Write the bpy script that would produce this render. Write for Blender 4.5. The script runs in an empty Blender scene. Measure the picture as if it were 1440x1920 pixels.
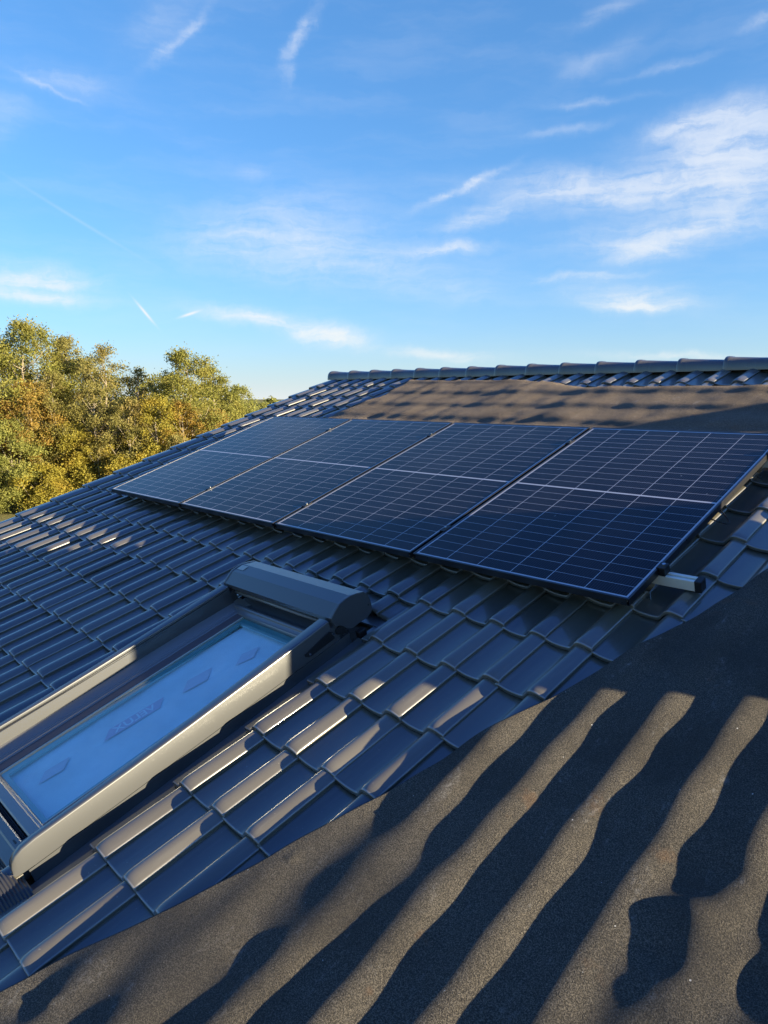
import bpy, bmesh, math, random
import numpy as np

rng = np.random.default_rng(11)
random.seed(11)
sc = bpy.context.scene
COL = sc.collection
PI = math.pi

# ------------------------------------------------------------------ frames
# Roof frame: u runs along the ridge, v runs up the slope, n is the roof normal.
ALPHA = math.radians(19.0)
CA, SA = math.cos(ALPHA), math.sin(ALPHA)
Z0 = 8.3

def W(p):
    p = np.asarray(p, float).reshape(-1, 3)
    return np.c_[p[:, 0], p[:, 1] * CA - p[:, 2] * SA, Z0 + p[:, 1] * SA + p[:, 2] * CA]

def Wd(d):
    return np.array([d[0], d[1] * CA - d[2] * SA, d[1] * SA + d[2] * CA])

# ------------------------------------------------------------------ helpers
class MB:
    def __init__(s):
        s.v = []; s.f = []; s.n = 0; s.attr = []; s.uv = None; s.e = {}
    def add(s, verts, faces, a=0.0):
        verts = np.asarray(verts, float).reshape(-1, 3)
        s.v.append(verts); s.f += [tuple(i + s.n for i in f) for f in faces]
        s.n += len(verts)
        s.attr.append(np.full(len(verts), a) if np.isscalar(a) else np.asarray(a))
        return s
    def grid(s, V, a=0.0, flip=False, edge=None):
        V = np.asarray(V, float); R, C = V.shape[:2]
        i = np.arange(R * C).reshape(R, C)
        q = np.stack([i[:-1, :-1], i[:-1, 1:], i[1:, 1:], i[1:, :-1]], -1).reshape(-1, 4)
        if flip: q = q[:, ::-1]
        s.e[s.n] = edge
        return s.add(V.reshape(-1, 3), q.tolist(), a)
    def box(s, u0, u1, v0, v1, n0, n1, a=0.0):
        P = [(u, v, n) for n in (n0, n1) for v in (v0, v1) for u in (u0, u1)]
        return s.add(P, [(0, 2, 3, 1), (4, 5, 7, 6), (0, 1, 5, 4), (2, 6, 7, 3), (0, 4, 6, 2), (1, 3, 7, 5)], a)
    def prism_u(s, prof, u0, u1, a=0.0):          # closed profile of (v, n), extruded along u
        k = len(prof)
        P = [(u0, v, n) for v, n in prof] + [(u1, v, n) for v, n in prof]
        F = [(i, (i + 1) % k, (i + 1) % k + k, i + k) for i in range(k)]
        F += [tuple(range(k))[::-1], tuple(range(k, 2 * k))]
        return s.add(P, F, a)
    def prism_v(s, prof, v0, v1, a=0.0):          # closed profile of (u, n), extruded along v
        k = len(prof)
        P = [(u, v0, n) for u, n in prof] + [(u, v1, n) for u, n in prof]
        F = [((i + 1) % k, i, i + k, (i + 1) % k + k) for i in range(k)]
        F += [tuple(range(k)), tuple(range(k, 2 * k))[::-1]]
        return s.add(P, F, a)
    def tube(s, pts, rad, seg=8, cap=True, a=0.0):
        pts = np.asarray(pts, float)
        rad = np.broadcast_to(rad, (len(pts),))
        rings = []
        for i in range(len(pts)):
            t = pts[min(i + 1, len(pts) - 1)] - pts[max(i - 1, 0)]
            t = t / (np.linalg.norm(t) + 1e-12)
            h = np.array([1, 0, 0.]) if abs(t[0]) < .8 else np.array([0, 1, 0.])
            x = np.cross(t, h); x /= np.linalg.norm(x); y = np.cross(t, x)
            th = np.linspace(0, 2 * PI, seg, endpoint=False)
            rings.append(pts[i] + rad[i] * (np.cos(th)[:, None] * x + np.sin(th)[:, None] * y))
        V = np.concatenate(rings); F = []
        for i in range(len(pts) - 1):
            for j in range(seg):
                F.append((i * seg + j, i * seg + (j + 1) % seg, (i + 1) * seg + (j + 1) % seg, (i + 1) * seg + j))
        if cap:
            F.append(tuple(range(seg))[::-1]); F.append(tuple(range((len(pts) - 1) * seg, len(pts) * seg)))
        return s.add(V, F, a)
    def build(s, name, mat, parent=None, world=False, smooth=False, bevel=0.0, seg=2, fixn=True, loc=None):
        V = np.concatenate(s.v)
        if not world: V = W(V)
        base = np.zeros(3)
        if loc is not None: base = np.asarray(loc, float)
        top = parent
        off = np.zeros(3)
        while top is not None:
            off += np.array(top.location); top = top.parent
        me = bpy.data.meshes.new(name)
        me.from_pydata((V - base - off).tolist(), [], s.f)
        at = me.attributes.new('rnd', 'FLOAT', 'POINT')
        at.data.foreach_set('value', np.concatenate(s.attr).astype(np.float32))
        if any(e_ is not None for e_ in s.e.values()):
            ev = np.zeros(s.n, np.float32)
            for k_, e_ in s.e.items():
                if e_ is not None: ev[k_:k_ + e_.size] = e_.ravel()
            me.attributes.new('edge', 'FLOAT', 'POINT').data.foreach_set('value', ev)
        if s.uv is not None:
            uvl = me.uv_layers.new(name='UVMap')
            for lp in me.loops: uvl.data[lp.index].uv = s.uv[lp.vertex_index]
        if fixn:
            bm = bmesh.new(); bm.from_mesh(me); bmesh.ops.recalc_face_normals(bm, faces=bm.faces); bm.to_mesh(me); bm.free()
        me.materials.append(mat)
        if smooth: me.polygons.foreach_set('use_smooth', [True] * len(me.polygons))
        me.update()
        o = bpy.data.objects.new(name, me); COL.objects.link(o)
        if loc is not None: o.location = base.tolist()
        if parent is not None: o.parent = parent
        if bevel > 0:
            m = o.modifiers.new('Bevel', 'BEVEL'); m.width = bevel; m.segments = seg; m.limit_method = 'ANGLE'; m.angle_limit = math.radians(35)
            m.harden_normals = False
        return o

def tag(o, label=None, cat=None, group=None, kind=None):
    if label: o['label'] = label
    if cat: o['category'] = cat
    if group: o['group'] = group
    if kind: o['kind'] = kind
    return o

def thing(name, p, label, cat, group=None, world=False):
    o = bpy.data.objects.new(name, None); COL.objects.link(o)
    o.location = (np.asarray(p, float) if world else W(p)[0]).tolist()
    o.empty_display_size = .2
    return tag(o, label, cat, group)

# ------------------------------------------------------------------ materials
class NT:
    def __init__(s, tree): s.t = tree; s.n = tree.nodes; s.l = tree.links
    def node(s, ty, **kw):
        x = s.n.new(ty)
        for k, v in kw.items(): setattr(x, k, v)
        return x
    def put(s, sock, v):
        if isinstance(v, bpy.types.NodeSocket): s.l.new(v, sock)
        elif v is not None: sock.default_value = v
    def math(s, op, a, b=None, c=None, clamp=False):
        x = s.node('ShaderNodeMath', operation=op); x.use_clamp = clamp
        for i, v in enumerate((a, b, c)): 
            if v is not None: s.put(x.inputs[i], v)
        return x.outputs[0]
    def vmath(s, op, a, b=None):
        x = s.node('ShaderNodeVectorMath', operation=op)
        s.put(x.inputs[0], a)
        if b is not None: s.put(x.inputs[1], b)
        return x.outputs['Value'] if op in ('DOT_PRODUCT', 'LENGTH') else x.outputs[0]
    def noise(s, vec, scale, detail=3, rough=.55, dist=0.0):
        x = s.node('ShaderNodeTexNoise'); s.put(x.inputs['Vector'], vec)
        x.inputs['Scale'].default_value = scale; x.inputs['Detail'].default_value = detail
        x.inputs['Roughness'].default_value = rough; x.inputs['Distortion'].default_value = dist
        return x.outputs['Fac']
    def ramp(s, fac, stops):
        x = s.node('ShaderNodeValToRGB'); s.put(x.inputs[0], fac)
        e = x.color_ramp.elements
        while len(e) < len(stops): e.new(.5)
        for k, (p, c) in enumerate(stops):
            e[k].position = p; e[k].color = (*c, 1) if len(c) == 3 else c
        return x.outputs[0]
    def mix(s, fac, a, b, blend='MIX'):
        x = s.node('ShaderNodeMix', data_type='RGBA', blend_type=blend)
        s.put(x.inputs['Factor'], fac)
        s.put(x.inputs['A'], (*a, 1) if isinstance(a, tuple) and len(a) == 3 else a)
        s.put(x.inputs['B'], (*b, 1) if isinstance(b, tuple) and len(b) == 3 else b)
        return x.outputs['Result']
    def step(s, x, lo, hi):
        m = s.node('ShaderNodeMapRange'); m.interpolation_type = 'SMOOTHSTEP'
        s.put(m.inputs[0], x); m.inputs[1].default_value = lo; m.inputs[2].default_value = hi
        return m.outputs[0]
    def bump(s, h, strength=.3, dist=.01, normal=None):
        x = s.node('ShaderNodeBump'); x.inputs['Strength'].default_value = strength; x.inputs['Distance'].default_value = dist
        s.put(x.inputs['Height'], h)
        if normal is not None: s.put(x.inputs['Normal'], normal)
        return x.outputs[0]

def material(name):
    m = bpy.data.materials.new(name); m.use_nodes = True
    nt = NT(m.node_tree); b = m.node_tree.nodes['Principled BSDF']
    return m, nt, b

def coords(nt):
    return nt.node('ShaderNodeTexCoord').outputs['Object']

def geopos(nt):
    return nt.node('ShaderNodeNewGeometry').outputs['Position']

def simple(name, col, rough=.5, metal=0.0, spec=.5, var=.15, scale=14, bump=0.0, bscale=300):
    m, nt, b = material(name)
    P = geopos(nt)
    f = nt.noise(P, scale, 4)
    lo = tuple(c * (1 - var) for c in col); hi = tuple(min(1, c * (1 + var)) for c in col)
    nt.put(b.inputs['Base Color'], nt.mix(f, lo, hi))
    g = nt.noise(P, scale * 3, 3)
    r = nt.node('ShaderNodeMapRange'); nt.put(r.inputs[0], g); r.inputs[3].default_value = max(.02, rough - .07); r.inputs[4].default_value = rough + .07
    nt.put(b.inputs['Roughness'], r.outputs[0])
    b.inputs['Metallic'].default_value = metal; b.inputs['Specular IOR Level'].default_value = spec
    if bump: nt.put(b.inputs['Normal'], nt.bump(nt.noise(P, bscale, 2), bump, .002))
    return m

def mat_tile():
    m, nt, b = material('tile_engobe')
    P = geopos(nt)
    a = nt.node('ShaderNodeAttribute', attribute_name='rnd').outputs['Fac']
    big = nt.noise(P, 1.3, 3); fine = nt.noise(P, 40, 4, .65)
    c = nt.mix(a, (.070, .064, .048), (.118, .106, .076))
    c = nt.mix(nt.math('MULTIPLY', nt.step(big, .45, .75), .35), c, (.085, .078, .072))
    spots = nt.step(nt.noise(P, 95, 2, .5), .71, .78)
    c = nt.mix(nt.math('MULTIPLY', spots, .38), c, (.30, .26, .20))
    dust = nt.step(nt.noise(P, 7, 4, .7), .52, .80)
    c = nt.mix(nt.math('MULTIPLY', dust, .12), c, (.14, .125, .105))
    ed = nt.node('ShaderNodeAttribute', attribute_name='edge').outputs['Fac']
    rim_glint = nt.math('MULTIPLY', ed, nt.math('MULTIPLY_ADD', nt.noise(P, 60, 3, .6), .6, .35))
    c = nt.mix(nt.math('MULTIPLY', rim_glint, .75), c, (.33, .32, .32))  # sky glint along lips and roll rims, painted in as a paler colour
    mp = nt.node('ShaderNodeMapping'); nt.put(mp.inputs['Vector'], P); mp.inputs['Rotation'].default_value = (-ALPHA, 0, 0); mp.inputs['Scale'].default_value = (46, 2.2, 10)
    streak = nt.step(nt.noise(mp.outputs[0], 1.0, 4, .6), .50, .72)
    c = nt.mix(nt.math('MULTIPLY', streak, .26), c, (.15, .14, .11))
    lich = nt.math('MULTIPLY', nt.step(nt.noise(P, 26, 5, .7), .66, .72), nt.step(nt.noise(P, 2.2, 3), .48, .62))
    c = nt.mix(nt.math('MULTIPLY', lich, .30), c, (.21, .20, .15))
    nt.put(b.inputs['Base Color'], c)
    r = nt.math('MULTIPLY_ADD', streak, .05, nt.math('MULTIPLY_ADD', fine, .12, .26))
    nt.put(b.inputs['Roughness'], nt.math('MULTIPLY_ADD', dust, .10, r))
    b.inputs['Specular IOR Level'].default_value = .6
    b.inputs['Coat Weight'].default_value = .8; b.inputs['Coat Roughness'].default_value = .10; b.inputs['Coat IOR'].default_value = 1.6
    nb = nt.bump(nt.noise(P, 260, 3, .6), .06, .0010)
    nt.put(b.inputs['Normal'], nt.bump(nt.noise(P, 11, 2), .05, .004, nb))
    return m

def mat_fleece(name, tint=(1, 1, 1), seedoff=0.0):
    m, nt, b = material(name)
    P = geopos(nt)
    P = nt.vmath('ADD', P, (seedoff, seedoff * .7, 0))
    mp = nt.node('ShaderNodeMapping'); nt.put(mp.inputs['Vector'], P); mp.inputs['Rotation'].default_value = (-ALPHA, 0, math.radians(14)); mp.inputs['Scale'].default_value = (15, 4.5, 6)
    ST = mp.outputs[0]                                  # scuffs drawn out down the slope
    g1 = nt.noise(P, 300, 3, .72)                       # granules, a few millimetres each
    g2 = nt.noise(P, 700, 2, .6)
    big = nt.noise(P, 2.6, 4, .6)
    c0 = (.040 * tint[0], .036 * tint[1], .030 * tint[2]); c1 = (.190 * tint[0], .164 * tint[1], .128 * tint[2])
    grain = nt.step(g1, .40, .70)
    c = nt.mix(grain, c0, c1)
    c = nt.mix(nt.math('MULTIPLY', nt.step(g2, .60, .75), .5), c, (.30 * tint[0], .26 * tint[1], .20 * tint[2]))
    c = nt.mix(nt.math('MULTIPLY', nt.step(big, .40, .70), .55), c, (.045 * tint[0], .039 * tint[1], .032 * tint[2]))
    rust = nt.math('MULTIPLY', nt.step(nt.noise(P, 5.5, 4, .65), .63, .74), .35)
    c = nt.mix(rust, c, (.17, .095, .05))
    dusty = nt.math('MULTIPLY', nt.math('MULTIPLY', nt.step(nt.noise(ST, 1.0, 5, .7), .56, .76), nt.step(nt.noise(P, 70, 3, .7), .42, .66)), .52)
    c = nt.mix(dusty, c, (.36, .34, .31))
    v = nt.node('ShaderNodeTexVoronoi'); nt.put(v.inputs['Vector'], P); v.inputs['Scale'].default_value = 26; v.inputs['Randomness'].default_value = 1
    rnd = nt.node('ShaderNodeSeparateColor'); nt.put(rnd.inputs[0], v.outputs['Color'])
    keep = nt.math('GREATER_THAN', rnd.outputs[0], .72)
    chip = nt.math('MULTIPLY', nt.math('LESS_THAN', v.outputs['Distance'], nt.math('MULTIPLY_ADD', rnd.outputs[1], .045, .018)), keep)
    c = nt.mix(nt.math('MULTIPLY', chip, .9), c, (.62, .60, .56))
    nt.put(b.inputs['Base Color'], c)
    b.inputs['Roughness'].default_value = .95; b.inputs['Specular IOR Level'].default_value = .18
    h = nt.math('MULTIPLY_ADD', g1, .8, nt.math('MULTIPLY', g2, .35))
    nb = nt.bump(h, 1.0, .006)
    nt.put(b.inputs['Normal'], nt.bump(nt.noise(P, 30, 4, .65), .5, .012, nb))
    return m

def mat_cells(Wp, Hp):
    m, nt, b = material('solar_cells')
    uv = nt.node('ShaderNodeUVMap', uv_map='UVMap').outputs[0]
    s = nt.node('ShaderNodeSeparateXYZ'); nt.put(s.inputs[0], uv)
    x, y = s.outputs[0], s.outputs[1]
    mx = .019; my = .021; midg = .011
    cw = (Wp - 2 * mx) / 6.0
    ch = (Hp - 2 * my - midg) / 24.0
    def dist_line(t, period):
        q = nt.math('FRACT', nt.math('DIVIDE', t, period))
        return nt.math('MULTIPLY', nt.math('MINIMUM', q, nt.math('SUBTRACT', 1.0, q)), period)
    xs = nt.math('SUBTRACT', x, mx)
    lx = nt.math('LESS_THAN', dist_line(xs, cw), .0015)
    # fold upper half onto the lower half
    ym = nt.math('SUBTRACT', y, Hp / 2)
    ya = nt.math('SUBTRACT', nt.math('ABSOLUTE', ym), midg / 2)
    ly = nt.math('LESS_THAN', dist_line(ya, ch), .00125)
    mid = nt.math('LESS_THAN', nt.math('ABSOLUTE', ym), midg / 2)
    bx = nt.math('GREATER_THAN', nt.math('ABSOLUTE', nt.math('SUBTRACT', x, Wp / 2)), Wp / 2 - mx)
    by = nt.math('GREATER_THAN', nt.math('ABSOLUTE', ym), Hp / 2 - my)
    line = nt.math('MAXIMUM', nt.math('MAXIMUM', lx, nt.math('MULTIPLY', ly, .75)), nt.math('MAXIMUM', mid, nt.math('MAXIMUM', bx, by)))
    bus = nt.math('LESS_THAN', dist_line(xs, cw / 16), .0007)
    P = geopos(nt)
    # each cell a slightly different blue black
    cx = nt.math('FLOOR', nt.math('DIVIDE', xs, cw)); cy = nt.math('FLOOR', nt.math('DIVIDE', ym, ch))
    cmb = nt.node('ShaderNodeCombineXYZ'); nt.put(cmb.inputs[0], cx); nt.put(cmb.inputs[1], cy)
    wn = nt.node('ShaderNodeTexWhiteNoise', noise_dimensions='3D'); nt.put(wn.inputs['Vector'], nt.vmath('ADD', cmb.outputs[0], nt.vmath('FLOOR', P)))
    cell = nt.mix(wn.outputs['Value'], (.0030, .0030, .0065), (.0060, .0060, .011))
    cell = nt.mix(nt.math('MULTIPLY', bus, .45), cell, (.10, .105, .12))
    dirt = nt.math('MULTIPLY', nt.step(nt.noise(P, 3.5, 5, .7), .35, .85), .045)
    cell = nt.mix(dirt, cell, (.20, .20, .20))
    c = nt.mix(line, cell, (.46, .46, .49))
    sp = nt.step(nt.noise(P, 55, 1, .4), .80, .83)
    c = nt.mix(nt.math('MULTIPLY', sp, .35), c, (.5, .5, .48))
    nt.put(b.inputs['Base Color'], c)
    nt.put(b.inputs['Roughness'], nt.math('MULTIPLY_ADD', nt.noise(P, 6, 4, .7), .08, .04))
    b.inputs['Specular IOR Level'].default_value = .5; b.inputs['IOR'].default_value = 1.27
    nt.put(b.inputs['Normal'], nt.bump(nt.noise(P, 700, 1), .03, .0005))
    return m

def mat_glass():
    m = bpy.data.materials.new('window_glass'); m.use_nodes = True
    nt = NT(m.node_tree); m.node_tree.nodes.remove(m.node_tree.nodes['Principled BSDF'])
    out = m.node_tree.nodes['Material Output']
    fr = nt.node('ShaderNodeFresnel'); fr.inputs['IOR'].default_value = 2.1
    gl = nt.node('ShaderNodeBsdfGlossy'); gl.inputs['Roughness'].default_value = .015; gl.inputs['Color'].default_value = (.92, .97, 1, 1)
    nt.put(gl.inputs['Normal'], nt.bump(nt.noise(geopos(nt), 3.0, 2), .02, .02))
    tr = nt.node('ShaderNodeBsdfTransparent'); tr.inputs['Color'].default_value = (.90, .97, .97, 1)
    mx = nt.node('ShaderNodeMixShader'); nt.put(mx.inputs[0], nt.math('MULTIPLY', fr.outputs[0], nt.math('SUBTRACT', 1.0, nt.node('ShaderNodeNewGeometry').outputs['Backfacing']))); nt.put(mx.inputs[1], tr.outputs[0]); nt.put(mx.inputs[2], gl.outputs[0])
    nt.put(out.inputs['Surface'], mx.outputs[0])
    return m

def mat_leaf(name, dark, light, other, oth=.35):
    m, nt, b = material(name)
    a = nt.node('ShaderNodeAttribute', attribute_name='rnd').outputs['Fac']
    P = geopos(nt)
    c = nt.mix(a, dark, light)
    f = nt.step(nt.noise(P, .55, 3, .6), .48, .66)
    c = nt.mix(nt.math('MULTIPLY', f, oth), c, other)
    nt.put(b.inputs['Base Color'], c)
    b.inputs['Roughness'].default_value = .6; b.inputs['Specular IOR Level'].default_value = .25
    tl = nt.node('ShaderNodeBsdfTranslucent'); nt.put(tl.inputs['Color'], c)
    mx = nt.node('ShaderNodeMixShader'); mx.inputs[0].default_value = .5
    out = m.node_tree.nodes['Material Output']
    nt.put(mx.inputs[1], b.outputs[0]); nt.put(mx.inputs[2], tl.outputs[0]); nt.put(out.inputs['Surface'], mx.outputs[0])
    return m

WP, HP, GAP = 1.134, 1.762, .020
M = dict(
    tile=mat_tile(),
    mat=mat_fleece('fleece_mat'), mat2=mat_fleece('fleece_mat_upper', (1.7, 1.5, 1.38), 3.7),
    cells=mat_cells(WP, HP),
    frame=simple('black_anodised_frame', (.012, .012, .014), .30, .0, .6, .2, 20),
    alu=simple('bare_aluminium', (.72, .68, .58), .42, .15, .5, .08, 40),
    black=simple('black_plastic', (.010, .010, .011), .45, 0, .4, .2, 30),
    steel=simple('steel_bolt', (.55, .55, .55), .25, 1.0),
    clad=simple('grey_clad_aluminium', (.050, .051, .053), .38, 0, .6, .02, 2),
    cladf=simple('dark_grey_flashing', (.085, .088, .095), .36, 0, .6, .08, 8),
    sash=simple('sash_profile', (.155, .150, .142), .30, 0, .6, .06, 9),
    brown=simple('brown_gasket', (.115, .085, .080), .5, 0, .4, .1, 20),
    spacer=simple('teal_spacer', (.16, .36, .36), .35, .0, .5, .1, 25),
    glass=mat_glass(),
    film=simple('pale_blue_film', (.70, .75, .78), .55, 0, .3, .25, 5),
    redtape=simple('red_tape', (.62, .46, .58), .5, 0, .3, .1, 20),
    paletape=simple('faded_tape', (.62, .56, .64), .5, 0, .3, .1, 20),
    letters=simple('pale_letters', (.78, .76, .80), .5, 0, .3, .05, 20),
    sticker=simple('cream_sticker', (.45, .44, .36), .5, 0, .3, .08, 60),
    lead=simple('pleated_lead', (.028, .028, .032), .35, .0, .6, .2, 30),
    deck=simple('roof_deck_board', (.10, .07, .045), .8),
    render=simple('white_render', (.62, .60, .56), .9, 0, .2, .06, 3, .3, 60),
    brick=None,
    bark=simple('bark', (.22, .18, .13), .9, 0, .2, .35, 5, .5, 14),
    zinc=simple('zinc_sheet', (.40, .41, .43), .45, .8, .5, .1, 6),
    clay=simple('red_clay_chip', (.30, .075, .045), .8, 0, .2, .2, 300),
)

for k_ in ('clad', 'sash', 'cladf'):
    pb = M[k_].node_tree.nodes['Principled BSDF']; pb.inputs['Coat Weight'].default_value = .7; pb.inputs['Coat Roughness'].default_value = .2
    for l_ in list(pb.inputs['Roughness'].links): M[k_].node_tree.links.remove(l_)
    pb.inputs['Roughness'].default_value = .36

def mat_brick():
    m, nt, b = material('brick')
    br = nt.node('ShaderNodeTexBrick'); P = geopos(nt)
    rot = nt.node('ShaderNodeMapping'); nt.put(rot.inputs['Vector'], P); rot.inputs['Rotation'].default_value = (PI / 2, 0, 0)
    nt.put(br.inputs['Vector'], rot.outputs[0])
    br.inputs['Color1'].default_value = (.28, .11, .07, 1); br.inputs['Color2'].default_value = (.22, .085, .06, 1); br.inputs['Mortar'].default_value = (.35, .33, .3, 1)
    br.inputs['Scale'].default_value = 4.2
    nt.put(b.inputs['Base Color'], br.outputs['Color']); b.inputs['Roughness'].default_value = .9
    return m
M['brick'] = mat_brick()

# ------------------------------------------------------------------ roof tiles
TW, TE = .2025, .3225          # cover width, exposed length
U0, V0 = 3.745, -.545          # one joint, one course front
NB = -.128                     # level of the pan halfway up a course
LIFT = .021
PF = np.array([0, .05, .12, .22, .32, .42, .49, .535, .57, .605, .64, .68, .73, .79, .85, .905, .95, .98, 1.0])
PH = np.array([15, 11, 6, 2.4, 0.6, 0, .5, 4, 12, 23, 34, 41, 44, 43.5, 40.5, 36.5, 32.5, 30, 27.5]) * 1e-3

TEU = .3185                    # courses above V0 are laid slightly closer

def front(r):
    return V0 + r * (TEU if r > 0 else TE)

def tile_h(u, v):
    fr = np.mod((u - U0) / TW, 1.0); d_ = v - V0
    te = np.where(d_ >= 0, TEU, TE); s = np.mod(d_, te)
    return NB + np.interp(fr, PF, PH) + LIFT * (.5 - s / te)

def add_tile(mb, uL, vF, fr_min=0.0, fr_max=1.0, s_min=0.0, s_max=None, jit=True):
    s_end = TE + .05
    if s_max is not None: s_end = min(s_end, s_max)
    ju, jv, jn, tilt = (rng.normal(0, .0014), rng.normal(0, .0032), rng.normal(0, .0013), rng.normal(0, .010)) if jit else (0, 0, 0, 0)
    if fr_min > 0 or fr_max < 1: ju = 0
    fr = PF[(PF > fr_min) & (PF < fr_max)]
    fr = np.r_[fr_min, fr, fr_max]
    h = np.interp(fr, PF, PH)
    # small return at both sides (tile edge thickness)
    frx = np.r_[fr, fr[-1] + .004, fr[-1] + .006, fr[-1] + .006]
    hx = np.r_[h, h[-1] - .002, h[-1] - .005, h[-1] - .016]
    if fr_min == 0: 
        frx = np.r_[-.07, frx]; hx = np.r_[h[0] - .004, hx]
    st = [(.0005, -.0175, 0), (-.0016, -.0155, 0), (-.0022, -.010, 0), (-.0020, -.0045, 0), (-.0008, -.0014, 0), (.0020, -.0003, 0), (.0052, 0, .2), (.009, 0, .4), (.016, 0, .75), (.034, 0, 1), (.09, 0, 1), (.16, 0, 1), (.24, 0, 1), (s_end, 0, 1)]
    if s_min > 0: st = [(s_min, -.01, 1), (s_min, 0, 1)] + [t for t in st if t[0] > s_min + .01]
    if s_max is not None: st = [t for t in st if t[0] < s_end - .005] + [(s_end, 0, 1)]
    V = np.zeros((len(st), len(frx), 3))
    for i, (s, dn, k) in enumerate(st):
        roll = np.clip((hx - .012) / .03, 0, 1)
        nose = .006 * (1 - k) * roll                   # rolls round off at the nose
        V[i, :, 0] = uL + ju + frx * TW
        V[i, :, 1] = vF + jv + s
        V[i, :, 2] = NB + jn + hx - nose + dn + LIFT * (.5 - s / TE) + tilt * (frx - .5) * TW
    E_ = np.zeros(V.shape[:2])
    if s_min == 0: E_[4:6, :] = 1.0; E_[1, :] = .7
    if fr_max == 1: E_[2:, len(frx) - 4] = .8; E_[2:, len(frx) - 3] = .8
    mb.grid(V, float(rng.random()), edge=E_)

house = thing('house', (0, 0, 0), 'house with a dark glazed pantile roof and ridge caps, seen from its slope', 'house')
house.location = (4.0, 3.2, 0.0)

SKU0, SKU1, SKV0, SKV1 = 2.655, 3.606, -2.03, -.37      # opening for the roof window
tiles = MB()
VER_K = -23                                             # verge column
for k in range(VER_K + 1, 27):
    uL = U0 + k * TW
    for r in range(-13, 12):
        vF = front(r)
        if vF > 3.20: continue
        smax = 3.28 - vF if vF + TE + .05 > 3.28 else None
        lo, hi = max(uL, SKU0), min(uL + TW, SKU1)
        v1 = vF + TE + .05
        if hi > lo + 1e-4 and v1 > SKV0 and vF < SKV1:       # touches the roof window
            # left and right remnants
            if uL < SKU0 - .02: add_tile(tiles, uL, vF, 0, (SKU0 - uL) / TW)
            if uL + TW > SKU1 + .02: add_tile(tiles, uL, vF, (SKU1 - uL) / TW, 1)
            if vF < SKV0 - .02: add_tile(tiles, uL, vF, max(0, (lo - uL) / TW), (hi - uL) / TW, 0, SKV0 - vF)
            if v1 > SKV1 + .06: add_tile(tiles, uL, vF, max(0, (lo - uL) / TW), (hi - uL) / TW, SKV1 - vF)
            continue
        add_tile(tiles, uL, vF, s_max=smax)
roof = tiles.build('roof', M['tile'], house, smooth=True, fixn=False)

# verge tiles: the end column, with a side flange over the gable
vt = None
for r in range(-13, 12):
    vF = front(r)
    if vF > 3.2: continue
    if vt is None:
        mb = MB()
        uL = U0 + VER_K * TW
        prof = [(-.012, -.135), (-.012, .004), (-.006, .017), (.006, .024), (.03, .024), (.055, .021), (.085, .012), (.11, .005), (.13, .002)]
        frx = np.array([p_[0] for p_ in prof] + [uL * 0 + TW * f for f in (.70, .735, .79, .85, .905, .95, .98, 1.0, 1.004, 1.006)])
        hx = np.array([p_[1] for p_ in prof] + [.041, .0435, .0405, .0365, .0325, .030, .0275, .025, .022, .011])
        st = [(-.0012, -.015), (-.0015, -.0035), (.0015, -.0008), (.007, 0), (.1, 0), (.2, 0), (TE + .05, 0)]
        V = np.zeros((len(st), len(frx), 3))
        for i, (s, dn) in enumerate(st):
            V[i, :, 0] = frx + uL; V[i, :, 1] = vF + s; V[i, :, 2] = NB + hx + dn + LIFT * (.5 - s / TE)
        mb.grid(V, .4)
        vt = mb.build('verge_tile', M['tile'], roof, smooth=True, fixn=False)
        base_v = vF
    else:
        o = vt.copy(); COL.objects.link(o); o.parent = roof
        d = Wd((0, vF - base_v, 0)); o.location = d.tolist()

# ridge tiles
RL = .353
rt0 = None
VR, NR = 3.345, -.124
for k in range(0, 32):
    uA = -.885 + k * RL
    if rt0 is None:
        mb = MB()
        th = np.linspace(-.06, PI + .06, 17)
        st = [(-.014, .078, 0), (-.014, .1010, 0), (-.011, .1045, 0), (.0, .1055, 0), (.022, .1035, 0), (.03, .0985, 0), (.2, .0890, 0), (RL + .03, .0790, 0)]
        V = np.zeros((len(st), len(th), 3))
        sq_ = 1 + .10 * np.sin(2 * th) ** 2      # slightly angular section
        y0, z0 = W((0, VR, NR))[0][1:]
        for i, (s, R_, _) in enumerate(st):
            V[i, :, 0] = uA + s
            V[i, :, 1] = y0 + R_ * sq_ * np.cos(th)
            V[i, :, 2] = z0 + R_ * sq_ * np.sin(th) * .98 - .004
        mb.grid(V, .3)
        # closing disc on the first end
        rt0 = mb.build('ridge_tile', M['tile'], roof, world=True, smooth=True)
    else:
        o = rt0.copy(); COL.objects.link(o); o.parent = roof
        o.location = (k * RL, 0, rng.normal(0, .0012)); o.rotation_euler = (0, 0, 0)
y0, z0 = W((0, VR, NR))[0][1:]
mb = MB(); th = np.linspace(0, PI, 17)
ring = np.c_[np.full(17, -.889), y0 + .088 * np.cos(th), z0 + .088 * np.sin(th) - .004]
ctr = np.array([[-.897, y0, z0 + .02]])
mb.add(np.r_[ring, ctr], [(i, i + 1, 17) for i in range(16)])
mb.build('ridge_end_disc', M['tile'], roof, world=True, smooth=False)
# dark ridge roll under the caps
mb = MB(); 
mb.add([(u, y0 + dy, z0 + dz) for u in (-.86, 10.2) for dy, dz in ((-.077, -.060), (0, .03), (.077, -.060))], [(0, 1, 4, 3), (1, 2, 5, 4), (0, 3, 5, 2)])
mb.build('ridge_underlay', M['tile'], roof, world=True)
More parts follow.
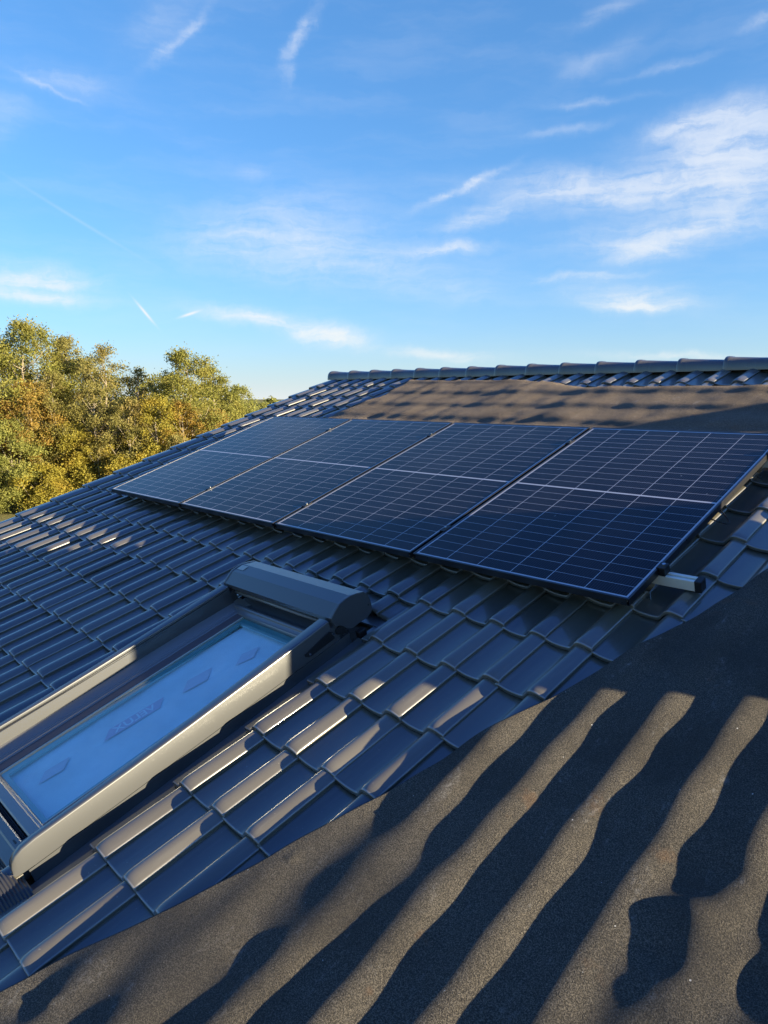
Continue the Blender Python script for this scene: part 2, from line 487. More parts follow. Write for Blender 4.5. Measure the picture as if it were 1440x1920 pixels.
# far slope (mirrored, plain) and roof deck, walls
mb = MB(); mb.box(-.86, 9.2, -4.75, 3.25, -.20, -.168); mb.build('roof_deck', M['deck'], house)
apex = W((0, 3.345, -.20))[0]
yb = 2 * apex[1]
e = W((0, -4.75, -.2))[0]
mb = MB()
for z_ in (0.03, .10):
    pass
b0 = np.array([(-.9, apex[1] + .02, apex[2] + .04), (9.2, apex[1] + .02, apex[2] + .04), (9.2, yb - e[1], e[2] + .04), (-.9, yb - e[1], e[2] + .04)])
t0 = b0 + np.array([0, 0, .05])
mb.add(np.r_[b0, t0], [(0, 1, 2, 3), (7, 6, 5, 4), (0, 4, 5, 1), (1, 5, 6, 2), (2, 6, 7, 3), (3, 7, 4, 0)])
far = mb.build('far_roof_slope', M['tile'], house, world=True)
# walls
f_ = W((0, -4.2, -.215))[0]; bk = yb - f_[1]
mb = MB()
pr = [(f_[1], 0), (bk, 0), (bk, f_[2]), (apex[1], apex[2] - .02), (f_[1], f_[2])]
k = len(pr)
P = [(-.72, y, z) for y, z in pr] + [(9.0, y, z) for y, z in pr]
mb.add(P, [(i, (i + 1) % k, (i + 1) % k + k, i + k) for i in range(k)] + [tuple(range(k))[::-1], tuple(range(k, 2 * k))])
mb.build('wall', M['render'], house, world=True)
# chimney beside the photographer, right of the picture: it throws the long shadow across the roof
ch = MB()
cu, cv = 7.0, 1.08
c0 = W((cu, cv, -.25))[0]
def wbox(mb, cx, cy, hx_, hy_, z0_, z1_):
    P = [(cx + sx * hx_, cy + sy * hy_, z) for z in (z0_, z1_) for sy in (-1, 1) for sx in (-1, 1)]
    mb.add(P, [(0, 2, 3, 1), (4, 5, 7, 6), (0, 1, 5, 4), (2, 6, 7, 3), (0, 4, 6, 2), (1, 3, 7, 5)])
wbox(ch, c0[0], c0[1], .30, .53, c0[2] - .3, c0[2] + 1.55)
chim = ch.build('chimney', M['brick'], house, world=True)
mb = MB(); wbox(mb, c0[0], c0[1], .36, .59, c0[2] + 1.552, c0[2] + 1.63); mb.build('chimney_cap', M['zinc'], chim, world=True, bevel=.01)
# low metal roof hatch further up the slope, also right of the picture
hatch = MB()
hu, hv = 6.35, 3.02
hatch.box(hu - .40, hu + .40, hv - .36, hv + .36, -.14, -.02)
hatch.add([(hu - .43, hv - .39, -.018), (hu + .43, hv - .39, -.018), (hu + .43, hv + .39, -.018), (hu - .43, hv + .39, -.018), (hu - .05, hv - .05, .215), (hu + .05, hv - .05, .215), (hu + .05, hv + .05, .215), (hu - .05, hv + .05, .215)],
          [(3, 2, 1, 0), (4, 5, 6, 7), (0, 1, 5, 4), (1, 2, 6, 5), (2, 3, 7, 6), (3, 0, 4, 7)])
hatch.build('roof_hatch', M['zinc'], house)

# ------------------------------------------------------------------ draped mats
def gauss(A, sig, axis):
    r = int(3 * sig + 1); k = np.exp(-.5 * (np.arange(-r, r + 1) / sig) ** 2); k /= k.sum()
    pad = [(0, 0), (0, 0)]; pad[axis] = (r, r)
    B = np.pad(A, pad, mode='edge')
    return np.apply_along_axis(lambda m_: np.convolve(m_, k, 'valid'), axis, B)

def smooth_noise(shape, sig, seed):
    g = np.random.default_rng(seed).normal(size=shape)
    g = gauss(gauss(g, sig[0], 0), sig[1], 1)
    return g / g.std()

def drape(u0, u1, v0, v1, step, su, sv, thick, seed, fold=.003):
    nu = int((u1 - u0) / step) + 1; nv = int((v1 - v0) / step) + 1
    uu = np.linspace(u0, u1, nu); vv = np.linspace(v0, v1, nv)
    Ug, Vg = np.meshgrid(uu, vv)
    T = tile_h(Ug, Vg)
    # sag: running maximum along u, then smoothing
    w = int(.022 / step)
    mxT = np.max([np.roll(T, j, 1) for j in range(-w, w + 1)], 0)
    S = gauss(gauss(mxT, su / step, 1), sv / step, 0)
    S = S + fold * smooth_noise(S.shape, (.22 / step, .12 / step), seed) + fold * .35 * smooth_noise(S.shape, (.06 / step, .05 / step), seed + 1)
    return Ug, Vg, S + thick

def mat_sheet(name, Ug, Vg, S, keep, mat_, label):
    idx = -np.ones(Ug.shape, int); 
    q = keep[:-1, :-1] & keep[1:, :-1] & keep[:-1, 1:] & keep[1:, 1:]
    use = np.zeros_like(keep); use[:-1, :-1] |= q; use[1:, :-1] |= q; use[:-1, 1:] |= q; use[1:, 1:] |= q
    idx[use] = np.arange(use.sum())
    mb = MB()
    top = np.c_[Ug[use], Vg[use], S[use]]
    I = np.argwhere(q)
    F = [(idx[i, j], idx[i, j + 1], idx[i + 1, j + 1], idx[i + 1, j]) for i, j in I]
    mb.add(top, F)
    o = mb.build(name, mat_, None, smooth=True, fixn=False, loc=W((Ug[use].mean(), Vg[use].mean(), NB))[0])
    m = o.modifiers.new('Thickness', 'SOLIDIFY'); m.thickness = .009; m.offset = -1
    tag(o, label, 'mat')
    return o

# lower mat (foreground): edge line measured down the slope
EDGE = np.array([(3.55, -3.3), (3.78, -2.6), (3.942, -2.222), (4.003, -2.037), (4.111, -1.853), (4.226, -1.569), (4.305, -1.339), (4.357, -1.203), (4.443, -.926), (4.474, -.81),
                 (4.573, -.577), (4.656, -.29), (4.735, -.112), (4.774, .021), (4.812, .119), (4.86, .288), (4.889, .354), (4.923, .493), (5.0, .70), (5.1, .95)])
Ug, Vg, S = drape(3.5, 6.6, -3.3, .92, .0115, .046, .080, .012, 5, .0036)
flat = gauss(gauss(S, .16 / .0115, 1), .10 / .0115, 0)
du0 = Ug - np.interp(Vg, EDGE[:, 1], EDGE[:, 0])
sst = lambda x: np.clip(x, 0, 1) ** 2 * (3 - 2 * np.clip(x, 0, 1))
wf = (1 - sst((du0 - .18) / .42)) * sst((-.88 - Vg) / .55) * .80
S = S - wf * .015 * np.clip(1 - du0 / .42, 0, 1)
wr = sst((Ug - 5.06) / .22) * sst((-.93 - Vg) / .16) * .72
wf = np.maximum(wf, wr)
S = S * (1 - wf) + flat * wf + .003 * wf * smooth_noise(S.shape, (.10 / .0115, .045 / .0115), 91)
# the mat is pulled up and dented near its right hand side
for (bu, bv, au, av, hh) in [(5.30, -.915, .05, .05, -.006), (5.25, -1.19, .040, .040, -.012), (5.27, -1.06, .07, .05, .012), (5.44, -1.13, .030, .05, -.012), (5.46, -.97, .05, .06, .006), (5.34, -1.36, .05, .05, -.008), (4.62, -1.67, .05, .07, -.007), (4.43, -1.74, .05, .06, -.006), (4.05, -2.17, .04, .05, -.006)]:
    S = S + hh * np.exp(-((Ug - bu) / au) ** 2 - ((Vg - bv) / av) ** 2)
def sample(A, uu, vv, U, V):
    x = np.clip((U - uu[0]) / (uu[1] - uu[0]), 0, len(uu) - 1.001); y = np.clip((V - vv[0]) / (vv[1] - vv[0]), 0, len(vv) - 1.001)
    i = x.astype(int); j = y.astype(int); fx = x - i; fy = y - j
    return (A[j, i] * (1 - fx) + A[j, i + 1] * fx) * (1 - fy) + (A[j + 1, i] * (1 - fx) + A[j + 1, i + 1] * fx) * fy

def lift_clear(S, T, keep):
    S2 = S + .85 * max(0.0, float((T - S)[keep].max())) - .004
    return np.maximum(S2, T + .004)

eu = np.interp(Vg[:, 0], EDGE[:, 1], EDGE[:, 0])
eu = np.convolve(np.pad(eu, 6, mode='edge'), np.ones(13) / 13, 'valid') + .003 * np.sin(Vg[:, 0] * 23) * np.sin(Vg[:, 0] * 7.3)
S = lift_clear(S, tile_h(Ug, Vg), Ug > eu[:, None])
off = np.r_[0, .004, np.arange(.012, 2.45, .0115)]
Ut = eu[:, None] + off[None, :]; Vt = np.repeat(Vg[:, :1], len(off), 1)
St = sample(S, Ug[0], Vg[:, 0], Ut, Vt)
mat_sheet('protective_mat', Ut, Vt, St, np.ones(Ut.shape, bool), M['mat'], 'dark granulated mat draped over the tiles in the right foreground, striped by sunlight')

# upper mat between the panels and the ridge
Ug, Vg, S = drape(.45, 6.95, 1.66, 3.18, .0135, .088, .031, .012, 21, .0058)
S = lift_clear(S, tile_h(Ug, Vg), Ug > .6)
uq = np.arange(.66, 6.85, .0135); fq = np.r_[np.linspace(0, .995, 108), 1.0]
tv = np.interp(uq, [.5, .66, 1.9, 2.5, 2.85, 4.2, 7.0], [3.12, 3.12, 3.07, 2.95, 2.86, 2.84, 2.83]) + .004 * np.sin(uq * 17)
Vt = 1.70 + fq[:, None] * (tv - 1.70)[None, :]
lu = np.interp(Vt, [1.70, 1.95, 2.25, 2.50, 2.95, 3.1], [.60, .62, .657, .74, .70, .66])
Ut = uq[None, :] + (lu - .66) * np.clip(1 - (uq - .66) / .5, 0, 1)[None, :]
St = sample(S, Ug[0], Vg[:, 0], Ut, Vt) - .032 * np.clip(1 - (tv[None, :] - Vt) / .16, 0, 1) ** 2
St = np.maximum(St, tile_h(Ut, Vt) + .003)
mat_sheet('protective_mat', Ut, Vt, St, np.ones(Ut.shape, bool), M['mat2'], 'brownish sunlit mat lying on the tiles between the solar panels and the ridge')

# ------------------------------------------------------------------ solar panels
FT = .032
def make_panel():
    root = thing('solar_panel', (0, 0, -FT), 'solar panel', 'solar panel', 'solar panels in a row on the roof')
    fr = MB()
    lip = .010
    fr.prism_v([(0, -FT), (.022, -FT), (.022, -FT + .0015), (.0015, -FT + .0015), (.0015, -.0065), (lip, -.0065), (lip, 0), (0, 0)], 0, HP)
    fr.prism_v([(WP, 0), (WP - lip, 0), (WP - lip, -.0065), (WP - .0015, -.0065), (WP - .0015, -FT + .0015), (WP - .022, -FT + .0015), (WP - .022, -FT), (WP, -FT)], 0, HP)
    def bar(v0, v1, vin):
        s = 1 if vin > 0 else -1
        pr = [(v0, -FT), (v0, 0), (v0 + s * lip, 0), (v0 + s * lip, -.0065), (v0 + s * .0015, -.0065), (v0 + s * .0015, -FT)]
        fr.prism_u(pr, lip + .0003, WP - lip - .0003)
    bar(0, 0, 1); bar(HP, 0, -1)
    fr.build('frame', M['frame'], root, bevel=.0008, seg=1)
    g = MB(); 
    g.add([(.008, .008, -.003), (WP - .008, .008, -.003), (WP - .008, HP - .008, -.003), (.008, HP - .008, -.003)], [(0, 1, 2, 3)])
    g.uv = [(.008, .008), (WP - .008, .008), (WP - .008, HP - .008), (.008, HP - .008)]
    g.build('cell_pane', M['cells'], root, fixn=False)
    bk_ = MB(); bk_.add([(.004, .004, -.010), (WP - .004, .004, -.010), (WP - .004, HP - .004, -.010), (.004, HP - .004, -.010)], [(3, 2, 1, 0)])
    bk_.build('backsheet', M['black'], root, fixn=False)
    return root
pan = make_panel()
LAB = ['solar panel farthest left in the row, palest with sky glare, next to the roof verge',
       'second solar panel from the left, between the palest one and its darker neighbour',
       'third solar panel from the left, directly behind the roof window shutter',
       'darkest and nearest solar panel at the right end, above the protruding aluminium rail']
for i in range(4):
    o = pan if i == 0 else pan.copy()
    if i:
        COL.objects.link(o); o.location = (np.array(pan.location) + np.array([i * (WP + GAP), 0, 0])).tolist()
        for c_ in list(pan.children):
            d = c_.copy(); COL.objects.link(d); d.parent = o
    o['label'] = LAB[i]

# mounting rails with clamps
def rail(v, label):
    UE = 4.738
    root = thing('mounting_rail', (0, v, -.085), label, 'rail', 'mounting rails under the panels')
    b_ = MB()
    h0, h1 = -.078, -.0335; w = .021
    b_.prism_u([(v - w, h0), (v + w, h0), (v + w, h1), (v + .006, h1), (v + .006, h1 - .010), (v - .006, h1 - .010), (v - .006, h1), (v - w, h1)], -.05, UE)
    b_.build('rail_profile', M['alu'], root, bevel=.0012, seg=1)
    c = MB(); c.box(UE - .001, UE + .026, v - w - .003, v + w + .003, h0 - .003, h1 + .003); c.build('end_cap', M['black'], root, bevel=.003)
    for j in range(1, 4):
        um = j * (WP + GAP) - GAP / 2
        m_ = MB(); m_.box(um - .017, um + .017, v - .032, v + .032, .0006, .0045); m_.box(um - .0075, um + .0075, v - .03, v + .03, -.030, .0005)
        mc = m_.build('mid_clamp', M['black'], root, bevel=.001, seg=1)
        s_ = MB(); s_.tube([(um, v, .0046), (um, v, .0115)], .0065, 10); s_.build('bolt', M['steel'], mc)
    ue = 3 * (WP + GAP) + WP
    m_ = MB(); m_.prism_v([(ue - .010, .0008), (ue + .022, .0008), (ue + .022, -.033), (ue + .016, -.033), (ue + .002, -.002), (ue + .002, -.033), (ue + .0008, -.033), (ue + .0008, -.0001), (ue - .010, -.0001)][::-1], v - .022, v + .022)
    m_ = MB(); m_.box(ue + .0012, ue + .026, v - .024, v + .024, -.033, .0005); m_.box(ue - .009, ue + .026, v - .024, v + .024, .0007, .0045)
    ec = m_.build('end_clamp', M['black'], root, bevel=.0015)
    s_ = MB(); s_.tube([(ue + .014, v, .0046), (ue + .014, v, .013)], .0075, 12); s_.build('bolt', M['steel'], ec)
    # roof hooks
    for uh in np.arange(.5, 4.6, .81):
        hk = MB(); hk.box(uh, uh + .03, v - .075, v - .022, -.085, -.079); hk.box(uh, uh + .03, v - .08, v - .074, -.12, -.079)
        hk.build('roof_hook', M['steel'], root)
    return root
rail(.272, 'lower aluminium mounting rail, its black capped end sticking out right of the nearest panel')
rail(1.50, 'upper aluminium mounting rail mostly hidden beneath the solar panels')
# loop of cable hanging out at the right side of the last panel
mb = MB(); t_ = np.linspace(0, 1, 22)
cp = np.c_[4.585 + .055 * np.sin(t_ * PI), .80 + .10 * t_, -.045 - .035 * np.sin(t_ * PI)]
mb.tube(cp, .0032, 6)
tag(mb.build('cable', M['black'], None, smooth=True, loc=W((4.58, .85, -.05))[0]), 'thin black cable loop hanging below the right edge of the nearest solar panel', 'cable')

# ------------------------------------------------------------------ roof window
win = thing('skylight', (3.125, -1.3, -.15), 'grey roof window with side rails and roller shutter box, sky mirrored in its pane', 'roof window')
UL, UR = 2.700, 3.550
def side_rail(right):
    s = 1 if right else -1
    uo = UR if right else UL
    # stations along v: (v, top n, top width)
    st = [(-2.053, -.066, .020, -.078), (-2.050, -.050, .024, -.084), (-2.042, -.034, .026, -.088), (-2.026, -.020, .028, -.090), (-2.000, -.0105, .029, -.091), (-1.955, -.006, .030, -.092), (-1.85, -.006, .031, -.092), (-1.60, -.005, .036, -.092), (-1.366, -.001, .042, -.092), (-1.0, .008, .050, -.092), (-.81, .014, .056, -.092), (-.646, .020, .060, -.092)]
    rows = []
    for v, nt_, wd, nb in st:
        pr = [(0, nb), (.0, nt_ - .007), (.0012, nt_ - .003), (.004, nt_ - .0006), (.008, nt_), (wd - .003, nt_), (wd - .001, nt_ - .001), (wd, nt_ - .004), (wd, nt_ - .010), (wd - .006, nt_ - .011), (wd - .006, nt_ - .015), (wd, nt_ - .016), (wd, min(nb + .005, nt_ - .02)), (wd, nb)]
        rows.append([(uo - s * a, v, n) for a, n in pr])
    V = np.array(rows)
    mb = MB(); mb.grid(V)
    kk = V.shape[1]
    mb.f.append(tuple(range(kk))); mb.f.append(tuple(range((len(st) - 1) * kk, len(st) * kk))[::-1])
    o = mb.build('side_rail', M['clad'], win)
    for p_ in o.data.polygons: p_.use_smooth = True
    es = o.modifiers.new('Split', 'EDGE_SPLIT'); es.split_angle = math.radians(40)
    # skirt below, standing in the gutter
    k = MB()
    k.prism_v([(uo - s * .002, -.145), (uo + s * .0005, -.1455), (uo + s * .0005, -.0940), (uo - s * .006, -.0935), (uo - s * .006, -.145)], -2.012, -.56)
    k.build('skirt', M['clad'], o)
    g = MB()
    a0, a1 = (uo, uo + s * .068)
    g.prism_v([(a0, -.150), (a1, -.150), (a1, -.140), (a1 - s * .004, -.138), (a1 - s * .012, -.146), (a0, -.146)], -2.055, -.34)
    g.build('gutter', M['cladf'], o)
    if right:
        br_ = MB(); br_.prism_u([(-.640, -.038), (-.640, -.071), (-.780, -.074), (-.806, -.062), (-.806, -.047), (-.66, -.024)], uo - .004, uo + .0035)
        bo = br_.build('bracket', M['black'], o, bevel=.001, seg=1)
        for vv_, nn_ in ((-.645, -.046), (-.784, -.060)):
            s_ = MB(); s_.tube([(uo + .003, vv_, nn_), (uo + .007, vv_, nn_)], .0055, 10)
            s_.build('screw', M['steel'], o)
    return o
side_rail(True); side_rail(False)

# outer casing below and sash profiles inside
def sash_side(right):
    s = 1 if right else -1
    u_ = (UR - .052) if right else (UL + .052)
    pr = [(0, -.140), (0, -.072), (.006, -.0735), (.046, -.090), (.050, -.0885), (.054, -.092), (.062, -.0905), (.068, -.0935), (.080, -.092), (.088, -.0945), (.088, -.140)]
    mb = MB(); mb.prism_v([(u_ + (-s) * a * -1 * -1 if False else u_ - s * a, n) for a, n in pr], -1.962, -.60)
    o = mb.build('sash_side', M['sash'], win)
    m2 = MB(); m2.prism_v([(u_ - s * a, n) for a, n in [(.0885, -.140), (.0885, -.0965), (.094, -.098), (.128, -.1015), (.131, -.1045), (.131, -.140)]], -1.90, -.66)
    m2.build('gasket', M['brown'], o)
    m3 = MB(); m3.prism_v([(u_ - s * a, n) for a, n in [(.132, -.140), (.132, -.1035), (.139, -.1045), (.139, -.140)]], -1.90, -.66)
    m3.build('glazing_bead', M['sticker'], o)
sash_side(False); sash_side(True)
# recessed wall of the rail interior so no gap opens between rail and sash
for s, u_ in ((1, UR - .052), (-1, UL + .052)):
    mb = MB(); mb.prism_v([(u_, -.145), (u_ + s * .049, -.145), (u_ + s * .049, -.02), (u_ + s * .002, -.02), (u_ + s * .0, -.0745)], -1.99, -.61)
    mb.build('rail_core', M['clad'], win)
# bottom of the window
mb = MB(); mb.prism_u([(-1.958, -.140), (-1.958, -.0835), (-1.952, -.0795), (-1.919, -.0795), (-1.915, -.083), (-1.905, -.098), (-1.9, -.103), (-1.9, -.14)], UL + .05, UR - .05)
mb.build('bottom_sash', M['sash'], win, bevel=.001)
mb = MB()
for q_ in (-1.963, -1.969, -1.975): mb.prism_u([(q_ - .0025, -.14), (q_ - .0025, -.100), (q_, -.094), (q_ + .0025, -.100), (q_ + .0025, -.14)], UL + .045, UR - .045)
mb.build('bottom_seal', M['cladf'], win)
mb = MB(); mb.prism_u([(-2.058, -.142), (-2.058, -.088), (-2.054, -.0835), (-2.016, -.078), (-2.010, -.0745), (-1.985, -.076), (-1.979, -.080), (-1.978, -.14)], UL + .03, UR - .03)
bc = mb.build('bottom_cover', M['clad'], win, bevel=.0015)
for uu_ in (3.395, 3.19, 2.95):
    s_ = MB(); s_.box(uu_ - .013, uu_ + .013, -2.0005, -1.9945, -.0752, -.0742); s_.build('slot', M['black'], bc)
# head of the window below the shutter box
mb = MB()
mb.prism_u([(-.688, -.14), (-.688, -.099), (-.684, -.094), (-.678, -.0935), (-.664, -.089), (-.660, -.081), (-.652, -.0785), (-.640, -.081), (-.634, -.092), (-.628, -.094), (-.625, -.14)], UL + .06, UR - .06)
mb.build('head_sash', M['sash'], win, bevel=.0015)
mb = MB(); mb.prism_u([(-.624, -.14), (-.624, -.098), (-.61, -.0985), (-.56, -.09), (-.55, -.04), (-.54, -.04), (-.54, -.14)], UL + .05, UR - .05)
mb.build('head_casing', M['cladf'], win)
mb = MB(); mb.tube([(UL + .055, -.612, -.030), (UR - .055, -.612, -.030)], .009, 10); mb.tube([(UL + .055, -.588, -.052), (UR - .055, -.588, -.052)], .006, 8)
mb.build('shutter_bar', M['sash'], win, smooth=True)
# shutter box
bp = [(-.633, .006), (-.631, .0235), (-.598, .0450), (-.567, .0615), (-.530, .0650), (-.497, .0645), (-.460, .0550), (-.424, .0425), (-.409, .024), (-.402, .004), (-.399, -.015), (-.400, -.050), (-.410, -.072), (-.440, -.083), (-.54, -.083), (-.560, -.072), (-.58, -.046), (-.600, -.030), (-.622, -.028), (-.628, .0)]
fac = [(-.6315, .004), (-.6300, .0215), (-.567, .0590), (-.497, .0622), (-.424, .0405), (-.410, .022), (-.404, .004), (-.401, -.012), (-.401, -.05), (-.41, -.07), (-.44, -.081), (-.535, -.081), (-.56, -.06), (-.585, -.035), (-.612, -.020), (-.622, .002)]
mb = MB(); mb.prism_u(fac, UL + .0105, UR - .0125)
box = mb.build('shutter_box', M['clad'], win)
for (ua, ub) in ((UR - .012, UR + .004), (UL - .004, UL + .010)):
    e_ = MB(); e_.prism_u(bp, ua, ub)
    e_.build('end_cap', M['clad'], box, bevel=.003, seg=3)
s_ = MB(); s_.tube([(UR + .0035, -.418, -.030), (UR + .0046, -.418, -.030)], .0042, 10); s_.build('screw_hole', M['black'], box)
s_ = MB(); s_.add([(UL + .018, -.545, .0615), (UL + .072, -.545, .0615), (UL + .072, -.508, .0645), (UL + .018, -.508, .0645)], [(0, 1, 2, 3)]); s_.build('sticker', M['sticker'], box, fixn=False)
# black clip beside the box
mb = MB(); mb.prism_u([(-.56, -.083), (-.60, -.079), (-.626, -.058), (-.622, -.036), (-.597, -.034)], UR - .01, UR + .002); mb.build('shutter_clip', M['black'], win)
mb = MB(); mb.box(UR + .006, UR + .036, -.532, -.490, -.135, -.100)
mb.build('cable_gland', M['black'], win, bevel=.004)
# upper flashing between box and tiles
mb = MB(); mb.box(UL - .06, UR + .06, -.42, -.20, -.155, -.142); mb.build('head_flashing', M['cladf'], win)
# glass unit, spacer and the film with printed tape below it
GU0, GU1, GV0, GV1 = UL + .190, UR - .190, -1.899, -.689
mb = MB(); mb.box(GU0, GU1, GV0, GV1, -.1085, -.1045)
mb.build('glass_pane', M['glass'], win)
mb = MB()
for (a, b_, c, d) in ((GU0, GU0 + .030, GV0, GV1), (GU1 - .022, GU1, GV0, GV1), (GU0 + .030, GU1 - .022, GV1 - .044, GV1), (GU0 + .030, GU1 - .022, GV0, GV0 + .02)):
    mb.box(a, b_, c, d, -.124, -.113)
mb.build('glazing_spacer', M['spacer'], win)
nu_, nv_ = 46, 110
uu = np.linspace(GU0 - .03, GU1 + .03, nu_); vv = np.linspace(GV0 - .03, GV1 + .03, nv_)
A, B = np.meshgrid(uu, vv)
H = -.1350 + .0014 * smooth_noise(A.shape, (5, 4), 77) + .0006 * smooth_noise(A.shape, (1.6, 1.4), 78)
H = np.clip(H, -.150, -.1308)
mb = MB(); mb.grid(np.stack([A, B, H], -1)); film = mb.build('protective_film', M['film'], win, smooth=True, fixn=False)
# tape strips: mirrored brand lettering, as it shows through the pane from the far side
def tape(uc, vc, ang, L, Hh, txt, size):
    ca_, sa_ = math.cos(ang), math.sin(ang)
    def pt(x, y, n): return (uc + x * ca_ - y * sa_, vc + x * sa_ + y * ca_, n)
    mb = MB(); sk = Hh * .35
    mb.add([pt(-L / 2 - sk, -Hh / 2, -.1300), pt(L / 2 - sk, -Hh / 2, -.1300), pt(L / 2 + sk, Hh / 2, -.1300), pt(-L / 2 + sk, Hh / 2, -.1300)], [(0, 1, 2, 3)])
    t = mb.build('printed_tape', M['redtape'] if txt else M['paletape'], win, fixn=False)
    if not txt: return
    cu_ = bpy.data.curves.new('lettering', 'FONT'); cu_.body = txt; cu_.size = size; cu_.align_x = 'CENTER'; cu_.align_y = 'CENTER'; cu_.offset = .0012
    ob = bpy.data.objects.new('lettering', cu_); COL.objects.link(ob)
    me = bpy.data.meshes.new_from_object(ob.evaluated_get(bpy.context.evaluated_depsgraph_get()))
    bpy.data.objects.remove(ob)
    V = np.array([v_.co for v_ in me.vertices]); 
    P = np.array([pt(-x, y, -.1294) for x, y, _ in V])          # mirrored
    F = [tuple(p_.vertices) for p_ in me.polygons]
    m2 = MB(); m2.add(P, F); m2.build('lettering', M['letters'], t, fixn=False)
    bpy.data.meshes.remove(me)
tape(3.075, -1.40, math.radians(84), .25, .062, 'VELUX', .062)
tape(3.10, -1.10, math.radians(80), .12, .075, '', .055)
tape(3.17, -.87, math.radians(70), .085, .07, '', .05)
tape(3.06, -1.75, math.radians(84), .10, .06, '', .045)
# pleated apron below the window
uu = np.arange(2.60, 3.74, .010); vv = np.arange(-2.34, -2.035, .0022)
A, B = np.meshgrid(uu, vv)
T = tile_h(A, B)
Tm = np.max([np.roll(T, j, 1) for j in range(-2, 3)], 0)
Tm = gauss(gauss(Tm, 2.4, 1), 9, 0)
rise = np.clip((B + 2.10) / .06, 0, 1) ** 2
Hh = np.where(A > 3.60, np.minimum(Tm, -.118) + .004, Tm + .010) * (1 - rise) + rise * -.105 + .0032 * np.sin(B / .0105 * 2 * PI) * (1 - .4 * rise)
Hh = np.where(A > 3.60, Hh - .022 * np.clip((A - 3.60) / .03, 0, 1), Hh)
mb = MB(); mb.grid(np.stack([A, B, Hh], -1)); mb.build('pleated_apron', M['lead'], win, smooth=True, fixn=False)

# a chip of red clay on a tile in the lower left
mb = MB()
ic = bmesh.new(); bmesh.ops.create_icosphere(ic, subdivisions=1, radius=.006)
cc = np.array([3.86, -1.885, float(tile_h(np.array(3.86), np.array(-1.885))) + .002])
mb.add(np.array([v_.co[:] for v_ in ic.verts]) * np.array([1, .75, .45]) * rng.uniform(.8, 1.2, (len(ic.verts), 1)) + cc, [tuple(v_.index for v_ in f.verts) for f in ic.faces]); ic.free()
tag(mb.build('clay_chip', M['clay'], None, loc=W(cc)[0]), 'tiny red clay chip lying in the pan of a tile at lower left', 'clay chip')

# ------------------------------------------------------------------ camera
R = np.array([[0.6976199322613506, 0.6782676608451919, -0.2308233314967541], [0.11447261578791296, -0.42354803756865556, -0.89861175159599], [-0.7072640598435223, 0.6004665187363342, -0.37311862662136]])
C = np.array([5.845194478249821, -2.1373259979493238, 1.5368804729488352])
from mathutils import Matrix, Vector
cam_d = bpy.data.cameras.new('camera'); cam = bpy.data.objects.new('camera', cam_d); COL.objects.link(cam)
ax, ay, az_ = Wd(R[0]), Wd(-R[1]), Wd(-R[2])
cp_ = W(C)[0]
cam.matrix_world = Matrix(((ax[0], ay[0], az_[0], cp_[0]), (ax[1], ay[1], az_[1], cp_[1]), (ax[2], ay[2], az_[2], cp_[2]), (0, 0, 0, 1)))
cam_d.sensor_fit = 'VERTICAL'; cam_d.sensor_height = 36; cam_d.lens = 1348.05 / 1920 * 36
cam_d.clip_start = .05; cam_d.clip_end = 6000
sc.camera = cam

# ------------------------------------------------------------------ ground
def mat_ground():
    m, nt, b = material('meadow'); P = geopos(nt)
    c = nt.mix(nt.noise(P, .25, 4), (.115, .115, .030), (.175, .150, .050))
    c = nt.mix(nt.step(nt.noise(P, 5, 4, .7), .4, .7), c, (.20, .165, .07))
    nt.put(b.inputs['Base Color'], c); b.inputs['Roughness'].default_value = .95; b.inputs['Specular IOR Level'].default_value = .1
    nt.put(b.inputs['Normal'], nt.bump(nt.noise(P, 9, 4, .7), .6, .1))
    return m
mb = MB(); g_ = np.array([-2500, -600, -200, -80, 0, 80, 200, 600, 2500.])
X, Y = np.meshgrid(g_, g_); mb.grid(np.stack([X, Y, 0 * X], -1))
tag(mb.build('ground', mat_ground(), None, world=True, fixn=False), kind='structure')

# ------------------------------------------------------------------ trees
LEAF = dict(
    oak=mat_leaf('oak_leaves', (0.139, 0.145, 0.029), (0.304, 0.284, 0.063), (0.330, 0.264, 0.066), .5),
    olive=mat_leaf('olive_leaves', (0.152, 0.139, 0.037), (0.304, 0.264, 0.079), (0.330, 0.231, 0.079), .6),
    yellow=mat_leaf('yellow_leaves', (0.211, 0.185, 0.029), (0.409, 0.337, 0.053), (0.409, 0.277, 0.046), .5),
    green=mat_leaf('green_leaves', (0.165, 0.178, 0.040), (0.330, 0.323, 0.086), (0.317, 0.264, 0.059), .4),
    rust=mat_leaf('rust_leaves', (0.224, 0.139, 0.033), (0.383, 0.251, 0.053), (0.290, 0.224, 0.053), .6))
fw_h = np.array([-math.sin(math.radians(45.76)), math.cos(math.radians(45.76))]); rt_h = np.array([fw_h[1], -fw_h[0]])

